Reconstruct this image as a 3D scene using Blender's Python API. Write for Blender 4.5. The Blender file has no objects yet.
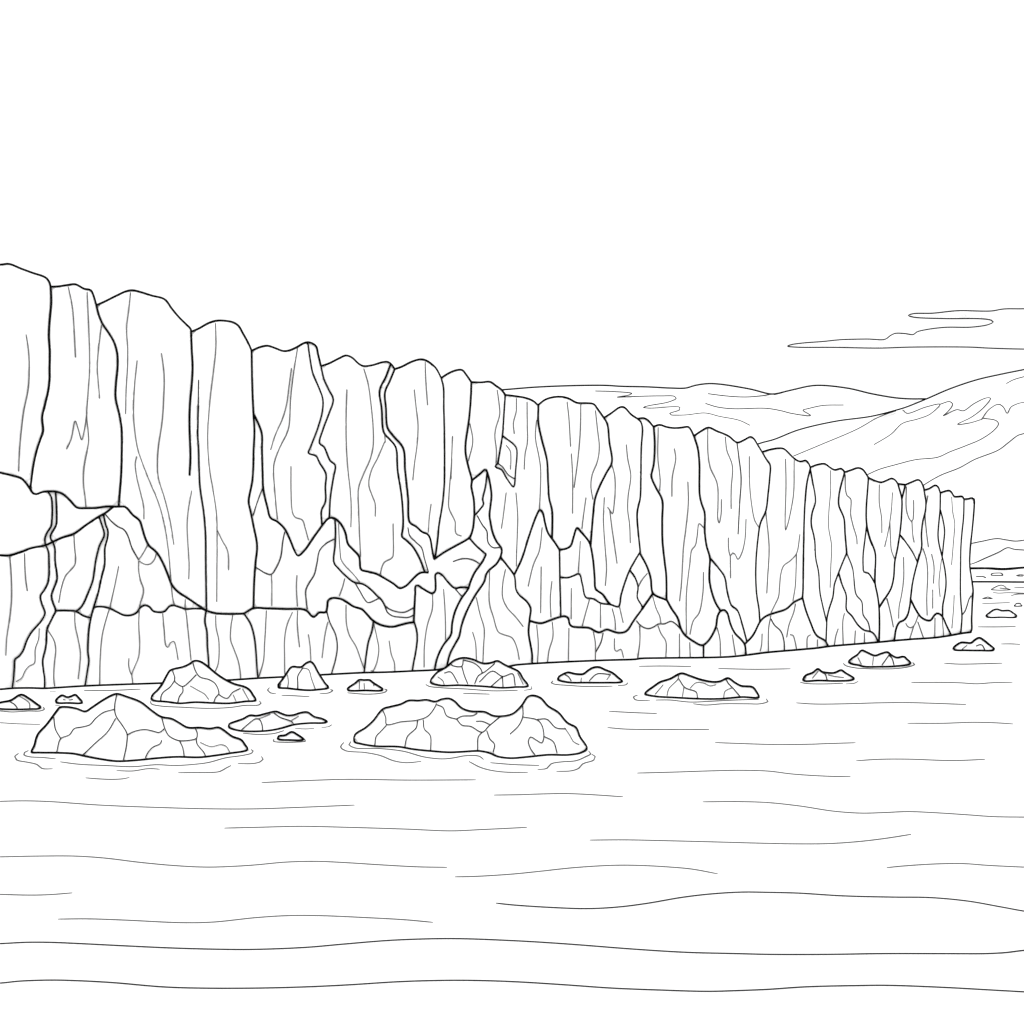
# Glacier front standing in calm water with floating icebergs, snowy hills behind.
# An uncoloured, evenly lit white world whose edges, cracks and ripples are dark seams;
# every seam is real geometry lying on the ice, the hills or the water.
import bpy, math, random
import numpy as np
from mathutils import Vector, noise
from mathutils.kdtree import KDTree
from mathutils.geometry import delaunay_2d_cdt

random.seed(7)
rng = np.random.default_rng(7)
F = 1024.0      # focal length in pixels (36 mm lens on a 36 mm sensor, 1024 px)
HZ = 560.0      # row of the horizon
CH = 20.0       # height of the viewpoint over the water, metres

scene = bpy.context.scene
col = scene.collection


def P(px, py, Y):
    """the point seen at (px, py) that lies Y metres out from the viewpoint"""
    return Vector(((px - 512.0) / F * Y, Y, CH - (py - HZ) / F * Y))


def lie_on(px, py, v, z):
    """keep a seam from sinking below level z: slide it forward to where it lies on that level"""
    return v if v.z >= z else P(px, py, (CH - z) * F / max(py - HZ, 1.0))


def Ywater(py):
    return CH * F / (py - HZ)


# ------------------------------------------------------------------ materials
def mat(name, colr, rough=0.7, spec=0.0, var=0.0, scale=0.2, bump=0.0):
    m = bpy.data.materials.new(name)
    m.use_nodes = True
    nt = m.node_tree
    b = nt.nodes['Principled BSDF']
    b.inputs['Roughness'].default_value = rough
    b.inputs['Specular IOR Level'].default_value = spec
    tc = nt.nodes.new('ShaderNodeTexCoord')
    nz = nt.nodes.new('ShaderNodeTexNoise')
    nz.inputs['Scale'].default_value = scale
    nz.inputs['Detail'].default_value = 5
    nt.links.new(tc.outputs['Object'], nz.inputs['Vector'])
    r = nt.nodes.new('ShaderNodeValToRGB')
    lo = [max(0, c * (1 - var)) for c in colr]
    r.color_ramp.elements[0].position = 0.35
    r.color_ramp.elements[1].position = 0.65
    r.color_ramp.elements[0].color = (*lo, 1)
    r.color_ramp.elements[1].color = (*colr, 1)
    nt.links.new(nz.outputs['Fac'], r.inputs['Fac'])
    nt.links.new(r.outputs['Color'], b.inputs['Base Color'])
    if bump:
        bp = nt.nodes.new('ShaderNodeBump')
        bp.inputs['Strength'].default_value = bump
        nt.links.new(nz.outputs['Fac'], bp.inputs['Height'])
        nt.links.new(bp.outputs['Normal'], b.inputs['Normal'])
    return m


M_ICE = mat('glacier_ice', (0.95, 0.95, 0.95), 0.6, 0.1, 0.01, 0.15)
M_BERG = mat('iceberg_ice', (0.95, 0.95, 0.95), 0.6, 0.1, 0.01, 0.4)
M_SNOW = mat('snow', (0.95, 0.95, 0.95), 0.9, 0.0, 0.01, 0.004)
M_WATER = mat('pale_water', (0.95, 0.95, 0.95), 0.5, 0.0, 0.01, 0.05)
M_CLOUD = mat('cloud_white', (0.95, 0.95, 0.95), 1.0, 0.0, 0.01, 0.001)
M_LINE = mat('black_seam', (0.003, 0.003, 0.003), 0.9, 0.0, 0.2, 1.0)
M_DARK = mat('dark_grey_seam', (0.018, 0.018, 0.018), 0.9, 0.0, 0.2, 1.0)
M_GREY = mat('grey_seam', (0.10, 0.10, 0.10), 0.9, 0.0, 0.2, 1.0)
# class -> (width in pixels as drawn, material slot)
WID = {'3': (2.45, 1), '2': (2.05, 1), 'd': (1.35, 2), '1': (1.15, 3), '0': (0, 1),
       'r': (1.3, 3), 'R': (1.5, 2), 'h': (1.7, 1), 'g': (1.15, 2)}


# ------------------------------------------------------------------ mesh builder
class MB:
    def __init__(s):
        s.v, s.f, s.m = [], [], []

    def add(s, vs, fs, mi=0):
        o = len(s.v)
        s.v += [tuple(p) for p in vs]
        for f in fs:
            s.f.append(tuple(i + o for i in f))
            s.m.append(mi)

    def tube(s, pts, rad, mi, n=6, taper=True):
        if len(pts) < 2:
            return
        vs, fs = [], []
        k = len(pts)
        side = None
        for i, p in enumerate(pts):
            t = (pts[min(i + 1, k - 1)] - pts[max(i - 1, 0)])
            if t.length < 1e-9:
                t = Vector((1, 0, 0))
            t.normalize()
            if side is None:
                side = t.orthogonal().normalized()
            side = side - t * side.dot(t)
            if side.length < 1e-6:
                side = t.orthogonal()
            side.normalize()
            up = t.cross(side)
            r = rad[i]
            if taper and (i == 0 or i == k - 1):
                r *= 0.8
            for j in range(n):
                a = 2 * math.pi * j / n
                vs.append(p + side * (math.cos(a) * r) + up * (math.sin(a) * r))
        for i in range(k - 1):
            for j in range(n):
                a, b = i * n + j, i * n + (j + 1) % n
                fs.append((a, b, b + n, a + n))
        fs.append(tuple(range(n))[::-1])
        fs.append(tuple(range((k - 1) * n, k * n)))
        s.add(vs, fs, mi)

    def build(s, name, mats, parent=None):
        me = bpy.data.meshes.new(name)
        me.from_pydata(s.v, [], s.f)
        for m in mats:
            me.materials.append(m)
        me.polygons.foreach_set('material_index', s.m)
        me.update()
        o = bpy.data.objects.new(name, me)
        col.objects.link(o)
        if parent:
            o.parent = parent
        return o


def tag(o, label=None, cat=None, group=None, kind=None):
    for k, v in (('label', label), ('category', cat), ('group', group), ('kind', kind)):
        if v:
            o[k] = v
    return o


# ------------------------------------------------------------------ strokes
TILE = {'a': (0, 250, 5.12), 'b': (0, 450, 5.12), 'c': (150, 250, 5.12), 'd': (150, 450, 5.12),
        'e': (0, 600, 5.12), 'f': (200, 600, 5.12), 'g': (300, 330, 5.12), 'h': (320, 500, 5.12),
        'i': (450, 350, 5.12), 'j': (470, 500, 5.12), 'k': (600, 380, 5.12), 'l': (620, 530, 5.12),
        'm': (750, 430, 6.4), 'n': (750, 550, 6.4), 'o': (864, 450, 6.4), 'p': (864, 560, 6.4),
        'q': (774, 290, 4.096), 'r': (500, 350, 4.096), 's': (340, 640, 3.9385), 't': (944, 540, 12.8),
        'u': (0, 768, 4), 'v': (256, 768, 4), 'w': (512, 768, 4), 'x': (768, 768, 4),
        'y': (560, 640, 4), 'z': (784, 640, 4.2667), 'A': (120, 640, 6.4), 'B': (280, 500, 6.4)}


def parse(txt):
    out = []
    for ln in txt.strip().splitlines():
        tk = ln.split()
        if not tk:
            continue
        w, tile, pts = tk[0], None, []
        for t in tk[1:]:
            if t in TILE:
                tile = TILE[t]
            else:
                x, y = t.split(',')
                pts.append((tile[0] + float(x) / tile[2], tile[1] + float(y) / tile[2]))
        out.append((w, pts))
    return out


def smooth(pts, step=2.0, closed=False):
    """centripetal Catmull-Rom through the points"""
    P_ = [np.array(p, float) for p in pts]
    q = [P_[0]]
    for p in P_[1:]:
        if np.linalg.norm(p - q[-1]) > 0.15:
            q.append(p)
    P_ = q
    if len(P_) < 3:
        n = max(1, int(np.linalg.norm(P_[-1] - P_[0]) / step)) if len(P_) > 1 else 1
        return [tuple(P_[0] + (P_[-1] - P_[0]) * i / n) for i in range(n + 1)]
    if closed:
        if np.linalg.norm(P_[0] - P_[-1]) < 0.5:
            P_ = P_[:-1]
        ext = [P_[-1]] + P_ + [P_[0], P_[1]]
    else:
        ext = [2 * P_[0] - P_[1]] + P_ + [2 * P_[-1] - P_[-2]]
    out = []
    for i in range(1, len(ext) - 2):
        p0, p1, p2, p3 = ext[i - 1:i + 3]
        t0 = 0
        t1 = t0 + max(1e-4, np.linalg.norm(p1 - p0) ** .5)
        t2 = t1 + max(1e-4, np.linalg.norm(p2 - p1) ** .5)
        t3 = t2 + max(1e-4, np.linalg.norm(p3 - p2) ** .5)
        n = max(1, int(round(np.linalg.norm(p2 - p1) / step)))
        for k in range(n):
            t = t1 + (t2 - t1) * k / n
            A1 = (t1 - t) / (t1 - t0) * p0 + (t - t0) / (t1 - t0) * p1
            A2 = (t2 - t) / (t2 - t1) * p1 + (t - t1) / (t2 - t1) * p2
            A3 = (t3 - t) / (t3 - t2) * p2 + (t - t2) / (t3 - t2) * p3
            B1 = (t2 - t) / (t2 - t0) * A1 + (t - t0) / (t2 - t0) * A2
            B2 = (t3 - t) / (t3 - t1) * A2 + (t - t1) / (t3 - t1) * A3
            out.append(tuple((t2 - t) / (t2 - t1) * B1 + (t - t1) / (t2 - t1) * B2))
    if not closed:
        out.append(tuple(P_[-1]))
    return out


WATERLINE = "3 e -640,470 -200,460 0,457 60,452 150,450 230,452 300,448 430,440 600,433 835,425 f 145,410 300,400 420,394 620,383 h 100,890 220,884 350,881 480,875 600,869 640,862 j 190,853 230,845 315,838 500,828 700,820 850,815 l 100,658 230,655 430,653 560,649 650,640 750,627 900,614 1010,604 n 500,617 600,608 820,590 920,580 1010,573 p 300,507 450,497 555,482 620,470 682,462"

ICE = WATERLINE + """
0 a -640,60 b -640,60 b -640,430 e -640,470
3 a -640,60 -400,110 -200,60 0,75 45,71 110,96 170,118 220,134 240,146 253,165 260,190
3 a 260,190 262,270 255,350 250,440 255,520 254,600 253,670 245,730 228,800 216,860 220,930 205,975 190,1020 b 175,60 165,120 155,200
3 a 260,188 300,186 340,180 385,175 405,184 430,198 465,206 478,230 493,280
3 a 495,282 540,262 600,232 650,210 680,206 720,215 780,234 830,246 850,258 880,300 920,348 955,382 975,402 980,418
3 a 493,280 505,330 525,378 560,430 585,475 600,530 602,600 594,680 592,760 608,830 621,900 624,960 624,1020 b 620,130 613,220 607,290
3 b -640,60 -300,60 -100,90 0,116 60,130 110,146 130,165 155,200 168,220 185,226 215,216 245,212 290,214 325,228 360,260 395,295 440,298 490,297 540,290 607,290 640,291 655,303 680,333 715,362 728,400 745,455 765,492 800,522 830,570 860,640 880,690 910,725 960,758 1010,792 d 288,822
3 b -640,430 -300,500 -60,535 0,539 45,540 100,525 160,503 235,487 270,470 320,448 380,428 440,385 500,345 545,318 578,292
2 b 245,213 262,240 268,300 266,360 262,390 240,425 230,455 232,486
2 b 285,215 288,270 290,340 287,385 270,415 258,440 262,460 270,468
2 b 235,490 248,520 251,580 251,640 245,680 225,720 207,748 215,790 230,835 215,870 190,900 160,935 135,980 e 120,255 110,272 95,290 77,303 73,350 68,410 63,448
2 b 270,470 280,500 282,570 292,645 290,670 275,710 263,745 272,785 285,822 270,855 240,920 237,980 e 232,250 218,310 222,360 228,400 228,450
2 b 508,342 522,385 533,420 533,440 510,490 492,560 483,620 475,670 450,735 425,790 405,815 388,826
2 b 530,332 540,380 552,415 550,450 537,500 535,590 520,650 500,740 480,805 465,860 455,920 450,1000 e 450,270 455,310 448,360 440,410 435,440
2 b 285,822 340,822 388,826 430,850 460,858
2 b 480,805 510,801 560,810 600,830 635,846 670,846 700,832 720,805 745,795 765,803 785,825 815,831 845,825 865,802 885,795 920,805 950,814 990,812 1020,812 d 262,812 288,822
d b 540,330 575,370 605,393 635,408 655,440 675,500 710,562
1 b 755,488 735,525 710,562
1 b 710,567 745,586 770,583 790,562 800,532
1 b 710,567 710,620 720,670 735,715 730,750 718,790 712,830 e 710,130 715,220 710,290 690,340 675,380 680,425
1 e 660,298 658,330 665,365 675,385
1 a 133,433 146,520 149,620 144,710 122,820 108,930 100,1020 b 95,110
1 a 350,190 370,290 380,420 387,550
1 a 446,215 452,340 458,500 458,620 450,740 443,850 450,920 453,980 447,1020 b 430,90 427,170 435,240 440,290
1 a 520,385 505,500 498,600 505,700 510,760
1 a 340,1020 365,965 385,875 400,915 418,972 430,930 445,830
1 a 668,218 660,300 648,400 653,500 652,600 645,720 642,840
1 a 702,565 688,700 683,840 690,930 705,1020 b 730,70 770,170 815,280 845,400 862,520 874,660 885,760 892,795
1 a 827,528 840,640 838,760 830,880 812,1000 b 806,60 810,140 840,240 870,360 890,485
1 b 700,32 692,70 700,140 722,230 735,290 736,355
1 b 982,208 965,300 958,380 962,480 968,580 966,662
1 b 948,765 948,812 e 952,60 965,180 978,310
1 b 50,545 57,640 59,760 50,860 35,960 e 30,285
1 b 125,530 127,600 132,670 140,722
1 b 378,432 382,500 387,560 382,590 335,645 315,700 300,782
1 b 607,595 590,680 568,780 562,810 e 555,60 525,170 513,290 510,435
1 e 382,55 385,130 400,200 412,270 408,340 400,405
1 e 200,145 197,200 180,250 175,325 150,338 130,360 110,400 82,418
1 e 245,155 275,205 285,250 278,330 275,400 280,442
1 e 833,70 840,150 850,235 860,243 872,220 890,212 902,250 912,308
3 c 210,418 214,520 218,600 214,680 205,780 202,880 206,1020 d 206,60 202,130
0 d 202,130 250,140
d c 248,665 247,740 247,805
2 c 247,800 245,880 244,960 248,1010 d 255,180 275,320 284,430 286,600 289,822
3 c 213,418 250,402 300,374 340,362 390,363 430,372 455,390 475,425 500,470 520,515
3 c 520,515 522,640 525,740 530,840 535,930 531,1020 d 525,150 505,265 515,315 530,390 548,490 540,580 533,680 530,808
3 c 530,838 555,890 572,940 573,1020 d 576,110 580,200 600,290 617,348 650,366 690,405 715,455 740,515 758,541 790,515 850,430 915,350 h 65,92 82,98 110,128 130,168 143,225 170,255 200,290 207,350 215,360 250,368 290,379 340,407 380,432 408,452 440,440 470,410 500,381 520,371 555,371
d d 575,200 550,265 527,335
d d 690,420 680,470 670,545 650,595 620,637 590,630 560,612 540,600
1 d 622,640 624,700 624,798
d d 942,457 900,480 868,515 855,580 840,640 815,680 798,718 800,770 805,815
3 d 288,822 330,835 380,839 440,839 483,836 505,822 530,810 600,811 700,814 780,815 805,825 825,848 838,856 850,848 865,832 900,830 908,800 912,770 h 60,502 85,503 110,508 140,525 170,545 215,560 240,585 265,612 300,635 335,646 375,649 410,640 450,630 480,626
3 c 522,515 560,498 600,490 640,502 680,517 710,515 750,498 785,478 808,472 835,480 852,495 860,530 875,593
2 c 808,474 820,560 835,635 865,705 885,765 882,830 860,910 820,1015 g 43,630 82,645 100,680 133,738 130,800 130,880 110,925 B 268,155
2 c 875,593 890,660 915,715 938,765 915,840 885,920 868,990 g 122,598 155,670 180,692 170,760 155,860 150,960
1 c 335,375 337,500 325,620 305,790 295,930 296,1020 d 305,100 325,220 340,330 343,480 342,600 341,778
1 d 345,412 370,465 395,510 402,550 402,615
1 c 755,503 735,630 720,760 712,900 700,940 660,1020 d 635,70 632,110 640,230 652,355
1 c 725,605 712,700 700,790 680,860 640,950 617,1024
1 d 722,82 722,200 730,320 745,345 780,358 795,400 812,462
1 f 80,80 82,140 95,200 98,260 92,330 78,365
1 f 167,80 158,140 157,205 175,255 195,310 205,360 208,403
2 f 228,72 260,125 278,190 287,270 292,350 297,400
2 f 32,50 25,110 35,160 38,240 43,300 48,410
1 f 340,55 335,150 330,230 325,310 302,392
1 f 473,62 445,130 433,200 433,290 434,380
1 f 500,55 498,110 502,170 510,242
1 f 555,175 563,230 568,310
1 f 655,112 640,180 625,298
d f 650,62 665,115 695,180 703,240 695,300 673,378
1 f 748,25 750,120 765,180 800,240 825,310 843,360
2 f 887,115 880,160 862,215 850,290 840,372
1 f 890,120 905,190 915,250 905,320 885,368
1 f 968,207 980,280 995,320 998,368
1 d 753,640 750,700 755,800
2 B 352,125 355,200 352,290 345,400 375,440 420,485 475,527 530,538 580,572 620,612 650,640 670,675 678,690
1 B 375,150 377,210 385,340 390,380 420,425 470,475 508,525
d B 480,530 510,580 545,640 562,657 600,645 632,628
1 B 415,503 400,560 380,615
d B 678,683 710,703 760,718 800,718 855,690
d B 675,688 685,715 720,742 770,750 820,752 855,737
3 h 480,626 483,560 487,480 490,440 500,437 530,457 575,478 590,465 592,430 592,380 603,373 620,380 650,415 690,452 720,447 758,448
2 h 483,626 495,670 498,710 490,780 480,830 473,873
d h 690,452 710,475 725,492
3 h 850,278 835,310 790,375 770,420 758,455 720,510 690,575 677,630 670,690 630,745 600,810 587,868
3 h 926,288 905,325 855,372 840,420 800,480 760,550 725,640 712,700 690,740 665,790 648,858
2 h 765,195 800,235 850,278
0 h 555,371 585,303
0 h 555,371 592,400
3 h 585,303 640,265 700,232 765,192 782,150 790,80
3 g 107,185 150,170 200,145 235,130 265,140 300,172 325,184 370,180 420,165 450,163 470,178 485,200
3 g 485,200 520,188 570,163 620,150 650,158 695,195 712,225 722,246
3 g 722,246 760,222 800,206 830,205 850,228 877,266
3 i 109,164 160,166 205,163 235,183 265,205 283,230
3 i 283,230 340,237 390,246 425,260 450,282
3 i 452,280 485,255 520,243 565,239 605,247 650,270 700,272 735,277 760,308 788,347
3 i 788,347 830,320 865,295 885,291 900,300 925,328 960,352
3 k 192,198 208,215 216,245 210,350 208,500 205,600 190,680 195,780 205,885
3 k 192,198 225,195 245,205 265,228 275,240
3 k 275,240 280,330 275,430 263,495 285,550 318,615 318,720 320,830 333,950 l 236,230 238,355
3 k 275,238 305,229 340,240 380,246 420,243 452,240 465,255 480,285
3 k 480,285 500,350 508,420 510,590 520,635 535,680 536,780 545,850 562,910 l 458,200 458,260 470,320 490,375 515,415
2 l 460,142 500,190 535,240 548,310 570,385 600,410 625,480 650,572
3 k 480,287 520,260 555,243 600,262 660,288 702,320 735,308 770,291 785,298 805,330 830,370
3 k 830,370 850,405 870,435 868,500 860,580 848,670 820,735 808,810 798,920 l 694,256 700,340 710,400 715,468
3 m 80,140 130,125 180,117 215,120 240,140 280,180 320,202 358,195 375,215 386,242
3 m 386,242 365,330 352,450 345,600 342,760 340,900 338,1024 n 335,305
2 m 386,250 400,330 418,460 398,530 392,600 412,700 420,820 438,910 445,1020 n 450,290 470,380 490,462
3 m 386,238 430,222 480,217 505,235 540,255 585,247 605,268
3 m 605,268 585,340 568,420 568,485 600,565 607,660 618,790
2 n 618,20 590,85 565,150 540,220 530,300 505,380 492,440 490,480 486,585
d n 620,22 655,110 665,180 680,285 715,330 725,415 755,460 770,520
2 n 567,145 590,225 615,290 618,385 650,420 690,478 730,512 780,525 800,545 820,588
3 m 605,270 650,255 690,242 720,252 745,285 757,305
3 m 757,305 750,400 743,500 745,600 765,690 800,790 800,900 800,985 n 815,290 825,370 828,480 825,588
2 m 745,610 735,700 723,800 723,870 728,908 755,915 775,940 800,985
3 m 757,305 800,325 840,335 875,322 905,310 925,318 948,347
3 o 215,215 240,310 240,400 232,500 215,620 195,720 188,820 170,890 130,955 98,1005
3 o 215,216 265,222
2 o 265,222 253,270 242,315
3 o 265,222 305,205 345,191 362,200 380,240 385,256
3 o 383,256 395,330 392,390 375,460 367,540 368,620 350,690 330,760 310,850 300,930 290,1010 p 275,360 255,385 225,400 205,440 193,518
2 o 232,545 270,595 310,655 340,715
3 o 385,256 415,248 455,226 472,235 487,275
3 o 487,275 485,380 475,490 472,550 480,610 500,690 518,780 523,860 515,930 p 503,290 502,355
2 o 487,380 505,450 515,520 508,600 500,680
3 o 487,275 515,265 545,259 560,272 575,297 605,298 628,297 638,315
3 o 638,315 635,430 625,530 618,620 616,740 615,900 p 618,270 625,360 618,465
3 o 638,315 670,312 692,307 705,315 706,330
3 o 706,330 700,420 688,540 678,640 675,740 688,830 697,900 p 692,280 688,380 688,450 682,462
d p 685,230 672,250 660,290 645,330 627,352
3 p 300,255 330,315 365,365 400,385 425,387 445,360 465,342 480,343 500,360 525,415 557,480
3 g 462,180 440,240 408,310 418,400 430,525 460,560 490,600 500,720 520,850 528,960 h 425,140 420,188 440,205 475,240 510,300 537,370
3 g 485,200 460,260 435,320 440,400 448,500 480,545 528,605 538,720 553,860 562,985 h 490,135 525,165 550,175 563,195 575,260 585,303
d h 450,140 460,185 490,215 520,245 535,300 556,371
3 g 722,246 733,290 735,400 738,520 739,650 738,780 730,880 710,1010 h 605,180 592,280 587,303
3 g 877,266 875,340 865,460 848,580 848,635 862,700 880,770 877,800 890,870 893,945
3 g 880,770 920,738 950,715 962,740 975,800 980,850 970,950 h 872,110 885,170 905,215 928,245 930,270 925,290 j 190,335 225,385 235,460 250,485 290,520 310,555 305,610 300,680 310,740 318,790 318,838
2 g 957,735 950,800 935,870 940,890 920,920 898,945
d h 805,80 830,125 855,160 860,215 885,243 925,242
1 g 240,305 236,450 238,600 245,710 258,830 263,920 260,1010 h 157,140
1 g 327,198 350,280 365,390 375,500 375,590 360,660 325,740 300,810 300,920 303,1010 h 203,200 207,290
1 g 433,572 400,650 365,720 352,790 370,850 385,890 385,955
1 g 433,525 437,575
1 g 585,305 595,400 604,480 600,580 585,690 577,770
1 g 641,165 645,270 654,385
1 g 672,890 h 560,90 555,165
1 h 375,120 373,290 365,300 330,318 318,340 308,380
1 g 781,545 775,680 762,850 762,910 790,970 h 692,110 697,172 725,185
1 g 870,480 884,570 862,670
d h 680,315 720,302 755,300 790,310 815,325
1 h 577,480 575,560 550,640 535,740 533,857
1 h 633,455 640,560 643,640 643,715
1 i 12,440 5,660
1 i 288,730 277,820 263,915
1 i 338,730 347,850 345,940 342,1020 j 237,340
1 j 182,355 168,430 168,500 190,550 235,600 273,648
1 j 100,355 100,530 120,600 145,675 175,690 215,705 240,755 253,818
1 j 32,500 50,580 73,660 70,740 66,830
1 j 13,675 28,730 33,820
1 i 242,205 250,260 255,330 235,400 230,440 238,510 236,580
1 i 340,248 340,310 325,375 330,430
1 i 395,265 396,380 397,470 385,530 380,612
2 i 270,440 300,462 330,488 341,510 335,620 325,700 295,665 262,612 232,598 242,582
2 i 283,230 277,320 268,440 255,520 245,580
d i 245,580 270,600 300,640 328,658
1 i 287,487 308,515 312,560 310,612
1 i 443,360 438,450 455,540 464,600 464,700 458,820
3 i 452,282 452,370 470,460 495,560 502,680 507,760 522,820 524,900 522,970
3 j 225,385 265,300 300,190 340,80 358,50 372,65 385,120 400,170 425,205 458,255
3 j 458,255 490,250 515,235 530,190 548,143 570,165 610,215 618,240 630,310 638,400 643,455 680,485 705,520 720,535
2 j 458,255 460,400 465,600
2 j 460,395 500,398 530,388 558,378 575,430 593,498 630,505 670,528 720,535 760,545 775,480 815,365 868,270
3 j 868,270 905,340 925,400 937,478 1005,512
3 j 937,478 890,545 840,615 800,672 760,680 730,672 700,663 660,678 610,655 570,652 525,648 510,635 503,605 485,595 440,605 400,620 365,631 335,627 305,618
3 l 238,355 262,400 295,450 312,505 330,535 380,572 420,590 450,570 490,500 500,440 515,415 535,410 550,425 565,480 590,530 620,560 638,585 645,638
3 l 638,585 680,540 720,465 750,440 800,422 850,405 890,370 935,348
3 n 335,305 355,380 385,460 425,545 480,580 500,615
2 l 428,590 428,652
2 l 50,205 75,240 92,290 88,345 105,378 120,400
1 l 140,222 110,260 92,295
d l 85,465 110,492 145,505 175,495 195,482 230,480 262,467 290,485 325,525
1 l 168,340 185,400 205,445 210,478
1 l 195,490 210,530 235,570 235,650
1 l 102,485 102,570 92,655
1 l 305,530 305,650
1 l 357,575 360,650
1 l 498,500 512,560 515,645
1 l 575,535 592,640
1 l 728,530 725,590 718,620
1 l 773,440 762,500 760,625
d l 773,455 790,485 825,520 840,570 842,615
1 i 600,265 610,360 618,495
1 i 622,530 628,640 628,838
1 i 670,280 667,420 655,560 636,705
1 i 745,310 755,400 765,500 755,570 728,640 722,700 732,765
3 i 788,347 805,380 815,470 828,575 800,630 765,700 743,760 732,850 725,930 720,1000
1 i 697,755 685,840 675,915
1 j 565,210 555,370
1 k 60,430 75,490 78,560 72,640 64,685 50,665 38,650
1 k 50,665 60,750 88,940
1 k 22,600 18,720 25,840 34,960 j 698,380 693,440
1 k 135,330 142,400 158,490 145,590 142,660 152,740 156,835
1 j 370,140 355,260 325,330 298,443
1 j 365,340 362,580
1 j 420,415 412,500 415,600
1 j 519,450 518,610
1 j 342,640 350,740 346,832
1 j 422,625 425,700 405,770 397,830
1 j 507,655 504,828
1 j 612,510 595,570 575,645
1 j 668,530 669,655
1 j 728,555 742,610 745,665
1 j 765,545 785,630
1 j 632,675 642,730 642,818
d j 682,682 670,730 643,780
1 j 740,708 743,770 752,775 772,763 787,808
1 j 868,645 870,720 858,810
1 k 298,243 296,400 308,510 305,568
1 k 380,350 388,400 370,500 368,597
1 k 450,520 453,620 440,760 428,850 l 315,270 305,365
1 k 530,755 508,735 498,800 488,848 470,870 460,940 l 350,230 340,330 340,535
1 l 428,215 425,320 405,425 375,465 358,535
1 k 552,250 553,380 565,450 600,530 604,650 602,700 610,733 620,690 623,610
1 k 642,292 650,360 678,440 672,560 672,660
d k 702,325 712,400 723,500 715,640 707,790
1 k 765,390 768,560 785,690 795,725 812,752
1 k 748,712 742,820 725,890 707,918 690,890 680,885 668,900 660,870 658,808
1 k 668,900 669,1015
1 k 850,680 866,850 862,960 l 757,230 752,325
1 m 228,185 231,350 225,600 228,640 240,610 265,500 280,400 283,195
1 m 320,668 298,790 260,835 215,870 198,920 190,1000 n 183,300 160,350 135,400
1 m 298,790 295,900 290,1000 n 275,325
1 m 516,260 515,400 505,520 503,620 522,740 517,880 513,1010
1 m 610,285 612,380 622,420 645,440 645,540 660,610 683,690 686,732
1 m 828,350 828,470 842,560 844,660
1 m 912,400 902,540 880,670 862,748
1 m 895,580 900,700 905,770 925,825
1 o 272,235 272,380 290,440 300,455 312,450 318,400 318,320
1 o 307,455 312,540 322,592
1 o 410,290 392,400 398,500 413,622
1 o 378,630 400,700 408,800 402,950 p 405,355
1 o 433,665 448,740 445,855
1 o 440,893 440,1015
1 o 495,700 480,850 487,940
1 o 560,300 568,400 580,470 572,590 560,735
1 o 254,685 254,830 240,930 p 225,300 222,375
1 p 145,245 165,320 188,430
1 p 577,225 572,320 562,437
1 p 268,405 280,425 300,433 320,420 350,350
1 p 320,420 293,503
1 p 345,395 380,495
1 p 455,370 453,495
1 p 500,370 510,488
1 n 292,345 280,400 250,480 235,560
1 n 258,542 275,545 290,590 298,632
1 n 388,543 370,555 365,625
1 n 432,572 432,618
1 n 565,503 550,550 540,610
1 n 605,405 595,450 597,605
1 n 675,515 670,597
1 n 733,530 733,595
1 n 878,310 900,400 918,492
"""


# ------------------------------------------------------------------ the glacier
def snap_ends(strokes, tol=5.0):
    """bring the loose ends of the seams onto the seam they run into"""
    allp = []
    for si, (w, p) in enumerate(strokes):
        for q in p:
            allp.append((q[0], q[1], si))
    arr = np.array(allp)
    out = []
    for si, (w, p) in enumerate(strokes):
        p = list(p)
        oth = arr[arr[:, 2] != si]
        for end in (0, -1):
            d = np.hypot(oth[:, 0] - p[end][0], oth[:, 1] - p[end][1])
            k = int(np.argmin(d))
            if 0.01 < d[k] < tol:
                q = (oth[k, 0], oth[k, 1])
                if end == 0:
                    p.insert(0, q)
                else:
                    p.append(q)
        out.append((w, p))
    return out


raw = [(w, smooth(p, 2.0)) for w, p in parse(ICE)]
STRONG = '320'
strong = snap_ends([s for s in raw if s[0] in STRONG])
thin = [s for s in raw if s[0] not in STRONG]
wl = np.array(strong[0][1])
wl = wl[np.argsort(wl[:, 0])]
sp = np.array([q for w, p in strong for q in p])
tp = np.array([q for w, p in thin for q in p])


_trees = {}


def mind(pts, ref):
    """distance from each point to the nearest reference point"""
    key = id(ref)
    if key not in _trees:
        kd = KDTree(len(ref))
        for i, q in enumerate(ref):
            kd.insert((q[0], q[1], 0), i)
        kd.balance()
        _trees[key] = (kd, ref)
    kd = _trees[key][0]
    return np.array([kd.find((q[0], q[1], 0))[2] for q in pts])


def ice_depth(pts):
    pts = np.asarray(pts, float)
    yb = np.interp(pts[:, 0], wl[:, 0], wl[:, 1])
    Yb = CH * F / (yb - HZ)
    h = np.clip(yb - pts[:, 1], 0, None)
    Y = Yb * (1 + 0.00011 * h)
    d = mind(pts, sp)
    g = mind(pts, tp)
    m = (1 - np.exp(-np.clip(d - 0.8, 0, None) / 6.0)) * np.clip(h / 70, 0, 1)   # no overhang at the foot
    nz = np.array([noise.noise(Vector((x * .07, y * .016, 3.1))) for x, y in pts])
    Y = Y - (2.2 * m * (1 - 0.3 * np.exp(-g / 3.0)) + 0.9 * nz * m) * Yb / 180
    return Y


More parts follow.
